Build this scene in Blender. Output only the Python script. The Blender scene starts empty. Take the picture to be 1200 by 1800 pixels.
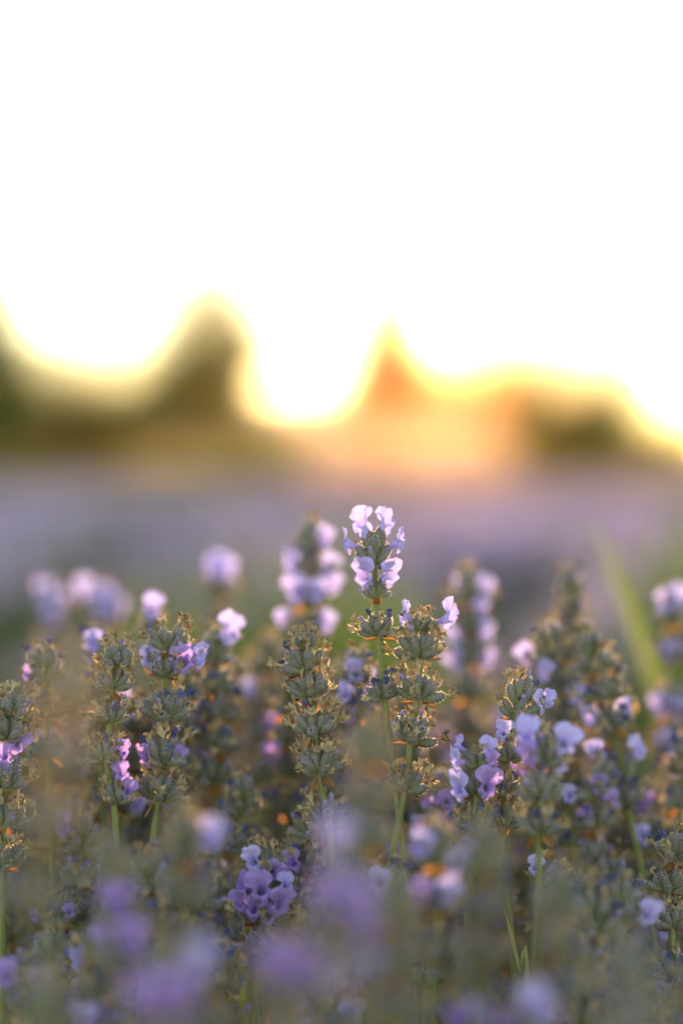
import bpy, math, random
import numpy as np
from mathutils import Vector, Matrix, noise

R = math.radians
scene = bpy.context.scene
COL = scene.collection

# ------------------------------------------------------------------ camera
CAM = Vector((0.0, 0.0, 0.62))
LENS, FPX = 85.0, 85.0 / 24.0 * 1200.0          # focal length in photo pixels (photo is 1200 wide)
PITCH = math.atan(70.0 / FPX)
cam_data = bpy.data.cameras.new('camera')
cam = bpy.data.objects.new('camera', cam_data)
COL.objects.link(cam)
cam.location = CAM
cam.rotation_euler = (R(90) - PITCH, 0, 0)
cam_data.sensor_fit = 'HORIZONTAL'
cam_data.sensor_width = 24.0
cam_data.lens = LENS
cam_data.clip_start = 0.02
cam_data.clip_end = 9000.0
cam_data.dof.use_dof = True
cam_data.dof.focus_distance = 0.70
cam_data.dof.aperture_fstop = 3.7
cam_data.dof.aperture_blades = 0
scene.camera = cam
CM = Matrix.Translation(CAM) @ cam.rotation_euler.to_matrix().to_4x4()

# ------------------------------------------------------------------ sky, sun, exposure
SUN_EL = R(3.75)
SUN_AZ = math.atan(180.0 / FPX)                  # a little right of straight ahead (+Y)
world = bpy.data.worlds.new('World')
scene.world = world
world.use_nodes = True
wn = world.node_tree
bg = wn.nodes['Background']
sky = wn.nodes.new('ShaderNodeTexSky')
sky.sky_type = 'NISHITA'
sky.sun_disc = False
sky.sun_elevation = SUN_EL
sky.sun_rotation = SUN_AZ
sky.altitude = 200.0
sky.air_density = 0.62
sky.dust_density = 0.05
sky.ozone_density = 1.0
wn.links.new(sky.outputs[0], bg.inputs[0])
bg.inputs[1].default_value = 0.15
SUN_DIR = Vector((math.sin(SUN_AZ) * math.cos(SUN_EL), math.cos(SUN_AZ) * math.cos(SUN_EL), math.sin(SUN_EL)))
sun_data = bpy.data.lights.new('sun_light', 'SUN')
sun_data.energy = 3.0
sun_data.angle = R(0.53)
sun_data.color = (1.0, 0.74, 0.50)
sun_lamp = bpy.data.objects.new('sun_light', sun_data)
COL.objects.link(sun_lamp)
sun_lamp.rotation_euler = SUN_DIR.to_track_quat('Z', 'Y').to_euler()
vs = scene.view_settings
vs.view_transform = 'Standard'
vs.look = 'None'
vs.exposure = 2.95
vs.use_white_balance = True                      # the camera's evening white balance
vs.white_balance_temperature = 10300
vs.white_balance_tint = 17
vs.gamma = 1.0
scene.display_settings.display_device = 'sRGB'
cy = scene.cycles
cy.use_denoising = True
cy.max_bounces = 8
cy.diffuse_bounces = 4
cy.transmission_bounces = 6
cy.transparent_max_bounces = 8
cy.volume_bounces = 1
cy.sample_clamp_indirect = 6.0
cy.caustics_reflective = False
cy.caustics_refractive = False

# ------------------------------------------------------------------ helpers
def P(px, py, d):
    """Point at depth d (metres along the view axis) that the photo shows at (px, py)."""
    return CM @ Vector(((px - 600.0) / FPX * d, -(py - 900.0) / FPX * d, -d))

def link(name, data, parent=None, mat=None):
    o = bpy.data.objects.new(name, data)
    COL.objects.link(o)
    if parent is not None:
        o.parent = parent
    if mat is not None:
        o.matrix_local = mat
    return o

def tag(o, label=None, cat=None, group=None, kind=None):
    if label: o['label'] = label
    if cat: o['category'] = cat
    if group: o['group'] = group
    if kind: o['kind'] = kind
    return o

class MB:
    """Collects vertices, faces, a material index per face and one float ('along') per vertex."""
    def __init__(self):
        self.v, self.f, self.m, self.a = [], [], [], []
    def add(self, verts, faces, mi=0, along=None, M=None):
        b = len(self.v)
        if M is not None:
            verts = [M @ Vector(p) for p in verts]
        self.v.extend([tuple(p) for p in verts])
        self.f.extend([tuple(b + i for i in f) for f in faces])
        self.m.extend([mi] * len(faces) if isinstance(mi, int) else mi)
        self.a.extend(along if along is not None else [0.5] * len(verts))
    def join(self, other, M, remap=None):
        b = len(self.v)
        self.v.extend([tuple(M @ Vector(p)) for p in other.v])
        self.f.extend([tuple(b + i for i in f) for f in other.f])
        self.m.extend(other.m if remap is None else [remap[i] for i in other.m])
        self.a.extend(other.a)
    def mesh(self, name, mats, smooth=True):
        me = bpy.data.meshes.new(name)
        me.from_pydata(self.v, [], self.f)
        for m in mats: me.materials.append(m)
        if self.m and len(mats) > 1:
            me.polygons.foreach_set('material_index', self.m)
        at = me.attributes.new('along', 'FLOAT', 'POINT')
        at.data.foreach_set('value', self.a)
        me.polygons.foreach_set('use_smooth', [smooth] * len(self.f))
        me.update()
        return me

def np_mesh(name, V, F, mats, mi=None, along=None, smooth=False):
    """Fast mesh from numpy arrays; F is (n,3) or (n,4)."""
    me = bpy.data.meshes.new(name)
    k = F.shape[1]
    me.vertices.add(len(V)); me.vertices.foreach_set('co', np.ascontiguousarray(V, dtype=np.float32).ravel())
    me.loops.add(F.size); me.loops.foreach_set('vertex_index', np.ascontiguousarray(F, dtype=np.int32).ravel())
    me.polygons.add(len(F)); me.polygons.foreach_set('loop_start', np.arange(0, F.size, k, dtype=np.int32))
    for m in mats: me.materials.append(m)
    if mi is not None: me.polygons.foreach_set('material_index', mi.astype(np.int32))
    me.polygons.foreach_set('use_smooth', np.full(len(F), smooth))
    if along is not None:
        at = me.attributes.new('along', 'FLOAT', 'POINT'); at.data.foreach_set('value', along.astype(np.float32))
    me.update(calc_edges=True)
    me.validate()
    return me

def frame(z, up=Vector((0, 0, 1)), spin=0.0):
    """Rotation whose local Z points along z and whose local Y leans towards up."""
    z = z.normalized()
    x = up.cross(z)
    if x.length < 1e-4: x = Vector((1, 0, 0)).cross(z)
    x.normalize()
    y = z.cross(x)
    m = Matrix((x, y, z)).transposed().to_4x4()
    return m @ Matrix.Rotation(spin, 4, 'Z') if spin else m

# ------------------------------------------------------------------ materials
def new_mat(name):
    m = bpy.data.materials.new(name); m.use_nodes = True
    nt = m.node_tree; nt.nodes.clear()
    out = nt.nodes.new('ShaderNodeOutputMaterial')
    return m, nt, out

def rnd_node(nt):
    """A number that differs per object and per loose piece of a joined mesh."""
    oi = nt.nodes.new('ShaderNodeObjectInfo'); ge = nt.nodes.new('ShaderNodeNewGeometry')
    ad = nt.nodes.new('ShaderNodeMath'); ad.operation = 'ADD'
    fr = nt.nodes.new('ShaderNodeMath'); fr.operation = 'FRACT'
    nt.links.new(oi.outputs['Random'], ad.inputs[0]); nt.links.new(ge.outputs['Random Per Island'], ad.inputs[1])
    nt.links.new(ad.outputs[0], fr.inputs[0])
    return fr.outputs[0]

def ramp(nt, fac, stops):
    r = nt.nodes.new('ShaderNodeValToRGB')
    while len(r.color_ramp.elements) < len(stops): r.color_ramp.elements.new(0.5)
    for e, (p, c) in zip(r.color_ramp.elements, stops):
        e.position = p; e.color = (*c, 1)
    nt.links.new(fac, r.inputs[0])
    return r.outputs[0]

def mixc(nt, fac, a, b, mode='MIX'):
    m = nt.nodes.new('ShaderNodeMix'); m.data_type = 'RGBA'; m.blend_type = mode
    if isinstance(fac, float): m.inputs[0].default_value = fac
    else: nt.links.new(fac, m.inputs[0])
    for i, c in ((6, a), (7, b)):
        if isinstance(c, tuple): m.inputs[i].default_value = (*c, 1)
        else: nt.links.new(c, m.inputs[i])
    return m.outputs[2]

def attr(nt, name='along'):
    a = nt.nodes.new('ShaderNodeAttribute'); a.attribute_name = name
    return a.outputs['Fac']

def noise_fac(nt, scale, detail=3.0, coord='Object', lo=0.35, hi=0.65):
    tc = nt.nodes.new('ShaderNodeTexCoord'); n = nt.nodes.new('ShaderNodeTexNoise')
    n.inputs['Scale'].default_value = scale; n.inputs['Detail'].default_value = detail
    nt.links.new(tc.outputs[coord], n.inputs['Vector'])
    mr = nt.nodes.new('ShaderNodeMapRange'); mr.inputs[1].default_value = lo; mr.inputs[2].default_value = hi
    nt.links.new(n.outputs['Fac'], mr.inputs[0])
    return mr.outputs[0]

def plant_shader(nt, out, color, trans=0.3, trans_color=None, rough=0.7, sheen=0.0, spec=0.25):
    p = nt.nodes.new('ShaderNodeBsdfPrincipled')
    p.inputs['Roughness'].default_value = rough
    p.inputs['Specular IOR Level'].default_value = spec
    p.inputs['Sheen Weight'].default_value = sheen
    p.inputs['Sheen Roughness'].default_value = 0.35
    p.inputs['Sheen Tint'].default_value = (0.95, 0.92, 0.85, 1)
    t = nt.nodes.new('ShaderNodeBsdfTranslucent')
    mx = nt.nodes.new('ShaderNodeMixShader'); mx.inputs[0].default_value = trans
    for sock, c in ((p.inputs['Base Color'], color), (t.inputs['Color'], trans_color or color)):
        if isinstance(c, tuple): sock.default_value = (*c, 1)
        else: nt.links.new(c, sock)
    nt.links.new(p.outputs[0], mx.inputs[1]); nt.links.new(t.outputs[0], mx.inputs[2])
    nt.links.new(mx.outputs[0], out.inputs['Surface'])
    return p

MAT = {}
def mat_calyx():
    m, nt, out = new_mat('calyx_felt')
    a = attr(nt); r = rnd_node(nt)
    green = ramp(nt, a, [(0.0, (0.22, 0.28, 0.10)), (0.35, (0.195, 0.22, 0.14)), (0.75, (0.165, 0.168, 0.172)), (1.0, (0.175, 0.16, 0.25))])
    grey = ramp(nt, a, [(0.0, (0.17, 0.215, 0.08)), (0.5, (0.145, 0.165, 0.105)), (1.0, (0.135, 0.13, 0.15))])
    c = mixc(nt, r, green, grey)
    c2 = mixc(nt, noise_fac(nt, 1400, 2), c, (0.40, 0.39, 0.33))
    c = mixc(nt, 0.16, c, c2)
    plant_shader(nt, out, c, 0.14, None, 0.75, 0.18, 0.15)
    return m
def mat_fuzz():
    m, nt, out = new_mat('calyx_fuzz')
    plant_shader(nt, out, (0.70, 0.68, 0.60), 0.55, (0.85, 0.80, 0.68), 0.6)
    return m
def mat_petal(name, c1, c2, vein, tr):
    m, nt, out = new_mat(name)
    a = attr(nt); r = rnd_node(nt)
    base = mixc(nt, r, c1, c2)
    c = mixc(nt, ramp(nt, a, [(0.0, (0.8,) * 3), (0.45, (0.25,) * 3), (1.0, (0.0,) * 3)]), base, vein)
    c = mixc(nt, noise_fac(nt, 500, 2, lo=0.5, hi=0.8), c, vein)
    plant_shader(nt, out, c, tr, None, 0.55, 0.25)
    return m
def mat_withered():
    m, nt, out = new_mat('withered_tan')
    r = rnd_node(nt)
    c = ramp(nt, r, [(0.0, (0.68, 0.53, 0.34)), (0.4, (0.72, 0.60, 0.43)), (0.75, (0.52, 0.43, 0.32)), (1.0, (0.62, 0.43, 0.23))])
    c = mixc(nt, noise_fac(nt, 1600, 2), c, (0.36, 0.25, 0.14))
    plant_shader(nt, out, c, 0.35, None, 0.8, 0.2)
    return m
def mat_blue():
    m, nt, out = new_mat('dried_blue')
    r = rnd_node(nt)
    c = ramp(nt, r, [(0.0, (0.05, 0.07, 0.20)), (0.6, (0.10, 0.13, 0.36)), (1.0, (0.12, 0.12, 0.20))])
    plant_shader(nt, out, c, 0.2, None, 0.7, 0.3)
    return m
def mat_bract():
    m, nt, out = new_mat('bract_paper')
    a = attr(nt); r = rnd_node(nt)
    c = ramp(nt, r, [(0.0, (0.50, 0.22, 0.06)), (0.5, (0.38, 0.15, 0.05)), (1.0, (0.56, 0.30, 0.10))])
    c = mixc(nt, ramp(nt, a, [(0.0, (0, 0, 0)), (1.0, (0.75,) * 3)]), c, (0.16, 0.06, 0.02))
    plant_shader(nt, out, c, 0.5, None, 0.65, 0.1)
    return m
def mat_stem():
    m, nt, out = new_mat('stem_green')
    r = rnd_node(nt)
    c = ramp(nt, r, [(0.0, (0.15, 0.22, 0.05)), (0.6, (0.19, 0.245, 0.07)), (1.0, (0.15, 0.19, 0.08))])
    c = mixc(nt, noise_fac(nt, 260, 3), c, (0.22, 0.23, 0.12))
    plant_shader(nt, out, c, 0.25, None, 0.6, 0.4)
    return m
def mat_leaf(name, c1, c2, tr=0.35, sheen=0.1, through=None):
    m, nt, out = new_mat(name)
    c = mixc(nt, rnd_node(nt), c1, c2)
    plant_shader(nt, out, c, tr, through, 0.65, sheen)
    return m
MAT['calyx'] = mat_calyx()
MAT['fuzz'] = mat_fuzz()
MAT['petal'] = mat_petal('petal_lilac', (0.46, 0.44, 0.80), (0.42, 0.39, 0.80), (0.29, 0.22, 0.66), 0.26)
MAT['petal_deep'] = mat_petal('petal_violet', (0.43, 0.30, 0.68), (0.37, 0.25, 0.66), (0.25, 0.13, 0.53), 0.34)
MAT['bud'] = mat_leaf('bud_lilac', (0.30, 0.27, 0.46), (0.24, 0.20, 0.44), 0.25, 0.3)
MAT['withered'] = mat_withered()
MAT['blue'] = mat_blue()
MAT['bract'] = mat_bract()
MAT['stem'] = mat_stem()
MAT['leaf'] = mat_leaf('lavender_leaf', (0.055, 0.085, 0.025), (0.085, 0.12, 0.04), 0.25, 0.05)
MAT['blade'] = mat_leaf('grass_blade_green', (0.36, 0.41, 0.17), (0.40, 0.44, 0.19), 0.4)
MAT['bark'] = mat_leaf('bark', (0.09, 0.065, 0.045), (0.11, 0.08, 0.055), 0.0)
MAT['tree'] = mat_leaf('tree_leaf', (0.055, 0.115, 0.014), (0.085, 0.155, 0.02), 0.45)
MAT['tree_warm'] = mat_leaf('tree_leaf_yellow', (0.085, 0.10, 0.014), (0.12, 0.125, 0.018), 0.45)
MAT['tree_sunglow'] = mat_leaf('tree_leaf_sunglow', (0.13, 0.07, 0.016), (0.17, 0.085, 0.02), 0.72, 0.1, (0.75, 0.22, 0.02))  # orange sun glare put into the leaf colour of the trees beside the sun
MAT['straw'] = mat_leaf('dry_grass', (0.42, 0.29, 0.17), (0.50, 0.35, 0.22), 0.4)
MAT['meadow'] = mat_leaf('green_grass', (0.11, 0.17, 0.03), (0.15, 0.20, 0.04), 0.4)
MAT['field_bloom'] = mat_leaf('field_bloom', (0.57, 0.47, 0.75), (0.65, 0.54, 0.79), 0.45, 0.2)
MAT['field_dry'] = mat_leaf('field_calyx', (0.26, 0.23, 0.17), (0.24, 0.25, 0.15), 0.3, 0.2)
MAT['field_green'] = mat_leaf('field_foliage', (0.085, 0.145, 0.035), (0.13, 0.19, 0.055), 0.3, 0.1)

def mat_ground():
    m, nt, out = new_mat('soil')
    c = mixc(nt, noise_fac(nt, 6, 6), (0.13, 0.085, 0.05), (0.20, 0.15, 0.09))
    c = mixc(nt, noise_fac(nt, 0.35, 4, lo=0.45, hi=0.6), c, (0.15, 0.16, 0.06))
    p = nt.nodes.new('ShaderNodeBsdfPrincipled'); p.inputs['Roughness'].default_value = 0.95
    nt.links.new(c, p.inputs['Base Color']); nt.links.new(p.outputs[0], out.inputs['Surface'])
    return m
def mat_hill():
    m, nt, out = new_mat('hill_stubble')
    c = mixc(nt, noise_fac(nt, 0.03, 5), (0.46, 0.34, 0.24), (0.30, 0.25, 0.15))
    p = nt.nodes.new('ShaderNodeBsdfPrincipled'); p.inputs['Roughness'].default_value = 0.95
    nt.links.new(c, p.inputs['Base Color']); nt.links.new(p.outputs[0], out.inputs['Surface'])
    return m
MAT['ground'] = mat_ground()
MAT['hill'] = mat_hill()

# ------------------------------------------------------------------ setting: ground, hills, sun, haze
def grid_sheet(name, x0, x1, y0, y1, nx, ny, zf, mat):
    xs = np.linspace(x0, x1, nx); ys = np.linspace(y0, y1, ny)
    X, Y = np.meshgrid(xs, ys)
    Z = np.array([[zf(x, y) for x in xs] for y in ys])
    V = np.stack([X, Y, Z], -1).reshape(-1, 3)
    i = np.arange(nx * ny).reshape(ny, nx)
    F = np.stack([i[:-1, :-1], i[:-1, 1:], i[1:, 1:], i[1:, :-1]], -1).reshape(-1, 4)
    o = link(name, np_mesh(name, V, F, [mat], smooth=True))
    return o
ground = grid_sheet('ground', -2500, 2500, -60, 4200, 40, 60, lambda x, y: -0.25 * min(1, max(0, (y - 5) / 60.0)), MAT['ground'])
tag(ground, kind='structure')
def hill_z(x, y):
    u = max(0.0, (y - 210) / 130.0)
    drop = min(1.0, max(0.0, (x - 24.0) / 26.0))
    return -0.5 + (12.0 - 8.2 * drop * drop * (3 - 2 * drop) + 0.8 * math.sin(x * 0.031 + 1.0) + 0.5 * math.sin(x * 0.093)) * math.sin(min(1.0, u) * math.pi * 0.5) ** 1.6
hills = grid_sheet('hills', -420, 420, 205, 345, 160, 14, hill_z, MAT['hill'])
tag(hills, kind='structure')

def make_haze():
    m, nt, out = new_mat('haze_air')
    v = nt.nodes.new('ShaderNodeVolumePrincipled')
    v.inputs['Color'].default_value = (1.0, 0.70, 0.42, 1)
    v.inputs['Density'].default_value = 0.000026
    v.inputs['Anisotropy'].default_value = 0.96
    nt.links.new(v.outputs[0], out.inputs['Volume'])
    x0, x1, y0, y1, z0, z1 = -460, 460, -40, 350, -1.6, 14.5
    vs_ = [(x, y, z) for x in (x0, x1) for y in (y0, y1) for z in (z0, z1)]
    fs_ = [(0, 1, 3, 2), (4, 6, 7, 5), (0, 4, 5, 1), (2, 3, 7, 6), (0, 2, 6, 4), (1, 5, 7, 3)]
    b = MB(); b.add(vs_, fs_)
    o = link('haze', b.mesh('haze', [m], smooth=False))
    tag(o, 'warm evening haze hanging over the field', 'haze', kind='stuff')
HAZE = True
if HAZE: make_haze()

# ------------------------------------------------------------------ trees at the far side of the field
rng = np.random.default_rng(11)
def leaf_cloud(blobs, n, size, rng, squash=1.0, hollow=0.35):
    """Leaf-sized quads gathered in clumps through ellipsoids (cx, cy, cz, rx, ry, rz, weight)."""
    w = np.array([b[6] for b in blobs], float); w /= w.sum()
    cen = []
    for b, k in zip(blobs, (w * n / 14).astype(int) + 1):
        d = rng.normal(size=(k, 3)); d /= np.linalg.norm(d, axis=1, keepdims=True)
        r = (hollow + (1 - hollow) * rng.random((k, 1)) ** 0.6) * np.where(rng.random((k, 1)) < .16, 1.25, 1.0)
        cen.append(np.array(b[:3]) + d * r * np.array(b[3:6]))
    cen = np.concatenate(cen)
    C = np.repeat(cen, 14, axis=0) + rng.normal(size=(len(cen) * 14, 3)) * size * 1.6
    m = len(C)
    a = rng.normal(size=(m, 3)); a /= np.linalg.norm(a, axis=1, keepdims=True)
    b_ = np.cross(a, rng.normal(size=(m, 3))); b_ /= np.linalg.norm(b_, axis=1, keepdims=True)
    s = size * (0.6 + 0.8 * rng.random((m, 1)))
    V = np.stack([C - a * s, C + b_ * s * 0.45, C + a * s, C - b_ * s * 0.45], 1).reshape(-1, 3)
    F = np.arange(4 * m).reshape(-1, 4)
    return V, F

def tube_mesh(mb, pts, radii, seg=6, mi=0):
    vs_, fs_, al = [], [], []
    n = len(pts)
    for i, (p, r) in enumerate(zip(pts, radii)):
        t = (pts[min(i + 1, n - 1)] - pts[max(i - 1, 0)])
        m = frame(t, Vector((0.13, 1, 0.07)))
        for j in range(seg):
            a = 2 * math.pi * j / seg
            vs_.append(p + (m @ Vector((r * math.cos(a), r * math.sin(a), 0))))
            al.append(i / max(1, n - 1))
    for i in range(n - 1):
        for j in range(seg):
            fs_.append((i * seg + j, i * seg + (j + 1) % seg, (i + 1) * seg + (j + 1) % seg, (i + 1) * seg + j))
    fs_.append(tuple(range(seg - 1, -1, -1))); fs_.append(tuple((n - 1) * seg + j for j in range(seg)))
    mb.add(vs_, fs_, mi, al)

def tree(name, label, D, trunk_px, blobs_px, n, size, mat, group, seed, cat='tree', trunk_r=0.16, airy=()):
    """blobs_px: crown lobes as the photo shows them (px, py, half width, half height, weight) at distance D."""
    rg = np.random.default_rng(seed); rd = random.Random(seed)
    base = P(trunk_px, 830, D); base.z = -0.25
    root = link(name, None); root.location = base
    tag(root, label, cat, group)
    k = D / FPX
    blobs = []
    for (bx, by, hw, hh, w) in blobs_px:
        c = P(bx, by, D + rd.uniform(-0.6, 0.6)) - base
        blobs.append((c.x, c.y, max(c.z, hh * k * 0.9 + 0.1), hw * k, hw * k * 0.8, hh * k, w))
    V, F = leaf_cloud(blobs, n, size, rg)
    for (bx, y0, y1, hw, lam) in airy:                     # open outer twigs: thin at the top, closing downwards
        hz = (y1 - y0) * k; W = hw * k
        top = P(bx, y0, D) - base
        m = int(0.62 * lam * 0.5 * 2 * W * hz / (0.45 * size * size))
        u = np.sqrt(rg.random(m))
        half = W * np.clip(1 - (1 - u) ** 2, 0, 1) ** 0.28
        tx = rg.uniform(-1, 1, m) * 0.6 + rg.uniform(-1, 1, m) * 0.4
        C = np.stack([top.x + tx * half, top.y + rg.uniform(-.8, .8, m) * half, top.z - hz * u], -1)
        C += np.repeat(rg.normal(size=((m + 4) // 5, 3)), 5, axis=0)[:m] * 0.12
        a_ = rg.normal(size=(m, 3)); a_ /= np.linalg.norm(a_, axis=1, keepdims=True)
        b_ = np.cross(a_, rg.normal(size=(m, 3))); b_ /= np.linalg.norm(b_, axis=1, keepdims=True)
        sz = size * (0.6 + 0.8 * rg.random((m, 1)))
        V = np.concatenate([V, np.stack([C - a_ * sz, C + b_ * sz * .45, C + a_ * sz, C - b_ * sz * .45], 1).reshape(-1, 3)])
    F = np.arange(len(V)).reshape(-1, 4)
    V[:, 2] = np.maximum(V[:, 2], 0.05)
    link('crown', np_mesh('crown', V, F, [mat]), root)
    top = max(b[2] for b in blobs)
    mb_ = MB()
    p0 = Vector((0, 0, -0.1)); p1 = Vector((rd.uniform(-.15, .15), 0, top * 0.45)); p2 = Vector((blobs[0][0], blobs[0][1], top * 0.95))
    tube_mesh(mb_, [p0, p0.lerp(p1, .5), p1, p1.lerp(p2, .5), p2], [trunk_r * 1.25, trunk_r, trunk_r * .8, trunk_r * .45, trunk_r * .12])
    link('trunk', mb_.mesh('trunk', [MAT['bark']]), root)
    for b in blobs:
        q = Vector(b[:3]); s = p0.lerp(p1, rd.uniform(.5, 1.0))
        lm = MB(); tube_mesh(lm, [s, s.lerp(q, .55) + Vector((0, 0, .1)), q], [trunk_r * .5, trunk_r * .3, trunk_r * .08], 5)
        link('limb', lm.mesh('limb', [MAT['bark']]), root)
    return root

G_T = 'trees along the far edge of the field'
D0 = 92.0
tree('broadleaf_tree', 'big round dark green tree with tallest crown left of the bright gap', D0, 350,
     [(375, 655, 72, 50, 2.0), (310, 705, 80, 50, 2.2), (405, 705, 66, 72, 2.6), (345, 745, 120, 75, 3.0), (240, 735, 60, 46, 1.6)], 8500, 0.12, MAT['tree'], G_T, 1,
     airy=[(375, 435, 670, 150, 5.8), (290, 600, 770, 100, 3.0)])
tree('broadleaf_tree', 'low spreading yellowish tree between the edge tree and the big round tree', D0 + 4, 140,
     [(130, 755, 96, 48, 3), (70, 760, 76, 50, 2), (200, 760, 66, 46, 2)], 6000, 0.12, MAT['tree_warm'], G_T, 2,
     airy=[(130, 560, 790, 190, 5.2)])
tree('broadleaf_tree', 'brown green tree cut off by the frame at the far left edge', D0 - 4, -50,
     [(-40, 690, 60, 70, 3), (-60, 750, 90, 70, 2), (-10, 740, 50, 60, 1.4)], 6500, 0.12, MAT['tree'], G_T, 3,
     airy=[(-20, 420, 680, 110, 5.6)])
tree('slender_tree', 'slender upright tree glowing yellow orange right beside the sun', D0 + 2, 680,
     [(684, 680, 50, 46, 2.6), (670, 715, 50, 46, 2.6)], 3200, 0.11, MAT['tree_sunglow'], G_T, 4, trunk_r=0.11,
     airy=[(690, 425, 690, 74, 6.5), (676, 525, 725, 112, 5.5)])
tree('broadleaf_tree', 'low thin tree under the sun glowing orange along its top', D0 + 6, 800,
     [(755, 700, 46, 24, 2), (830, 700, 48, 24, 2), (890, 700, 40, 34, 2)], 2000, 0.11, MAT['tree_sunglow'], G_T, 5, trunk_r=0.09,
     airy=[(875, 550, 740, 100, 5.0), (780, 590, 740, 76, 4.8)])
tree('round_bush', 'broad dome shaped dark green bush right of the sun', D0 - 8, 1010,
     [(1005, 755, 100, 50, 3.4), (945, 770, 56, 48, 2), (1075, 775, 56, 44, 2), (1010, 795, 128, 46, 2)], 10000, 0.11, MAT['tree'], G_T, 6, 'bush', 0.08,
     airy=[(965, 570, 770, 100, 4.8), (1075, 580, 775, 112, 5.0)])
tree('low_shrub', 'small pale green shrub at the foot of the bright gap', D0 - 5, 490,
     [(500, 785, 52, 36, 2), (455, 795, 40, 30, 1)], 1800, 0.10, MAT['meadow'], G_T, 7, 'shrub', 0.05)
tree('low_shrub', 'low green shrub at the far right edge of the field', D0 + 3, 1185,
     [(1190, 770, 44, 44, 2), (1240, 755, 54, 60, 2)], 2200, 0.11, MAT['meadow'], G_T, 8, 'shrub', 0.05)

# dry and green grass on the verge between the field and the trees
def grass_mass(name, label, x0, x1, y0, y1, n, h0, h1, w, mat, seed):
    rg = np.random.default_rng(seed)
    x = rg.uniform(x0, x1, n); y = rg.uniform(y0, y1, n); h = rg.uniform(h0, h1, n)
    a = rg.uniform(0, math.pi, n); dx, dy = np.cos(a) * w, np.sin(a) * w
    lx, ly = rg.normal(0, .22, n) * h, rg.normal(0, .22, n) * h
    z = np.full(n, -0.27)
    V = np.stack([np.stack([x - dx, y - dy, z], -1), np.stack([x + dx, y + dy, z], -1), np.stack([x + lx + dx * .3, y + ly, z + h], -1), np.stack([x + lx - dx * .3, y + ly, z + h], -1)], 1).reshape(-1, 3)
    o = link(name, np_mesh(name, V, np.arange(4 * n).reshape(-1, 4), [mat]))
    return tag(o, label, 'grass', kind='stuff')
grass_mass('dry_grass', 'tall straw coloured grass beyond the field', -26, 26, 93, 104, 16000, 0.6, 1.9, 0.03, MAT['straw'], 21)
grass_mass('verge_grass', 'green grass verge under the trees at left', -26, -1.6, 86, 92, 9000, 0.4, 1.3, 0.03, MAT['meadow'], 22)

# ------------------------------------------------------------------ the lavender field behind (rows that read as one mass)
def spike_template(seg=4):
    """Low flower spike of unit height: stalk plus three bulges."""
    prof = [(0.0, .012), (.5, .012), (.52, .05), (.62, .075), (.68, .03), (.74, .085), (.83, .09), (.88, .035), (.92, .07), (1.0, .03)]
    V, F, A = [], [], []
    for i, (z, r) in enumerate(prof):
        for j in range(seg):
            a = 2 * math.pi * (j + .5 * (i % 2)) / seg
            V.append((r * math.cos(a), r * math.sin(a), z)); A.append(z)
    for i in range(len(prof) - 1):
        for j in range(seg):
            F.append((i * seg + j, i * seg + (j + 1) % seg, (i + 1) * seg + (j + 1) % seg, (i + 1) * seg + j))
    return np.array(V), np.array(F), np.array(A)
TV, TF, TA = spike_template()

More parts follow.
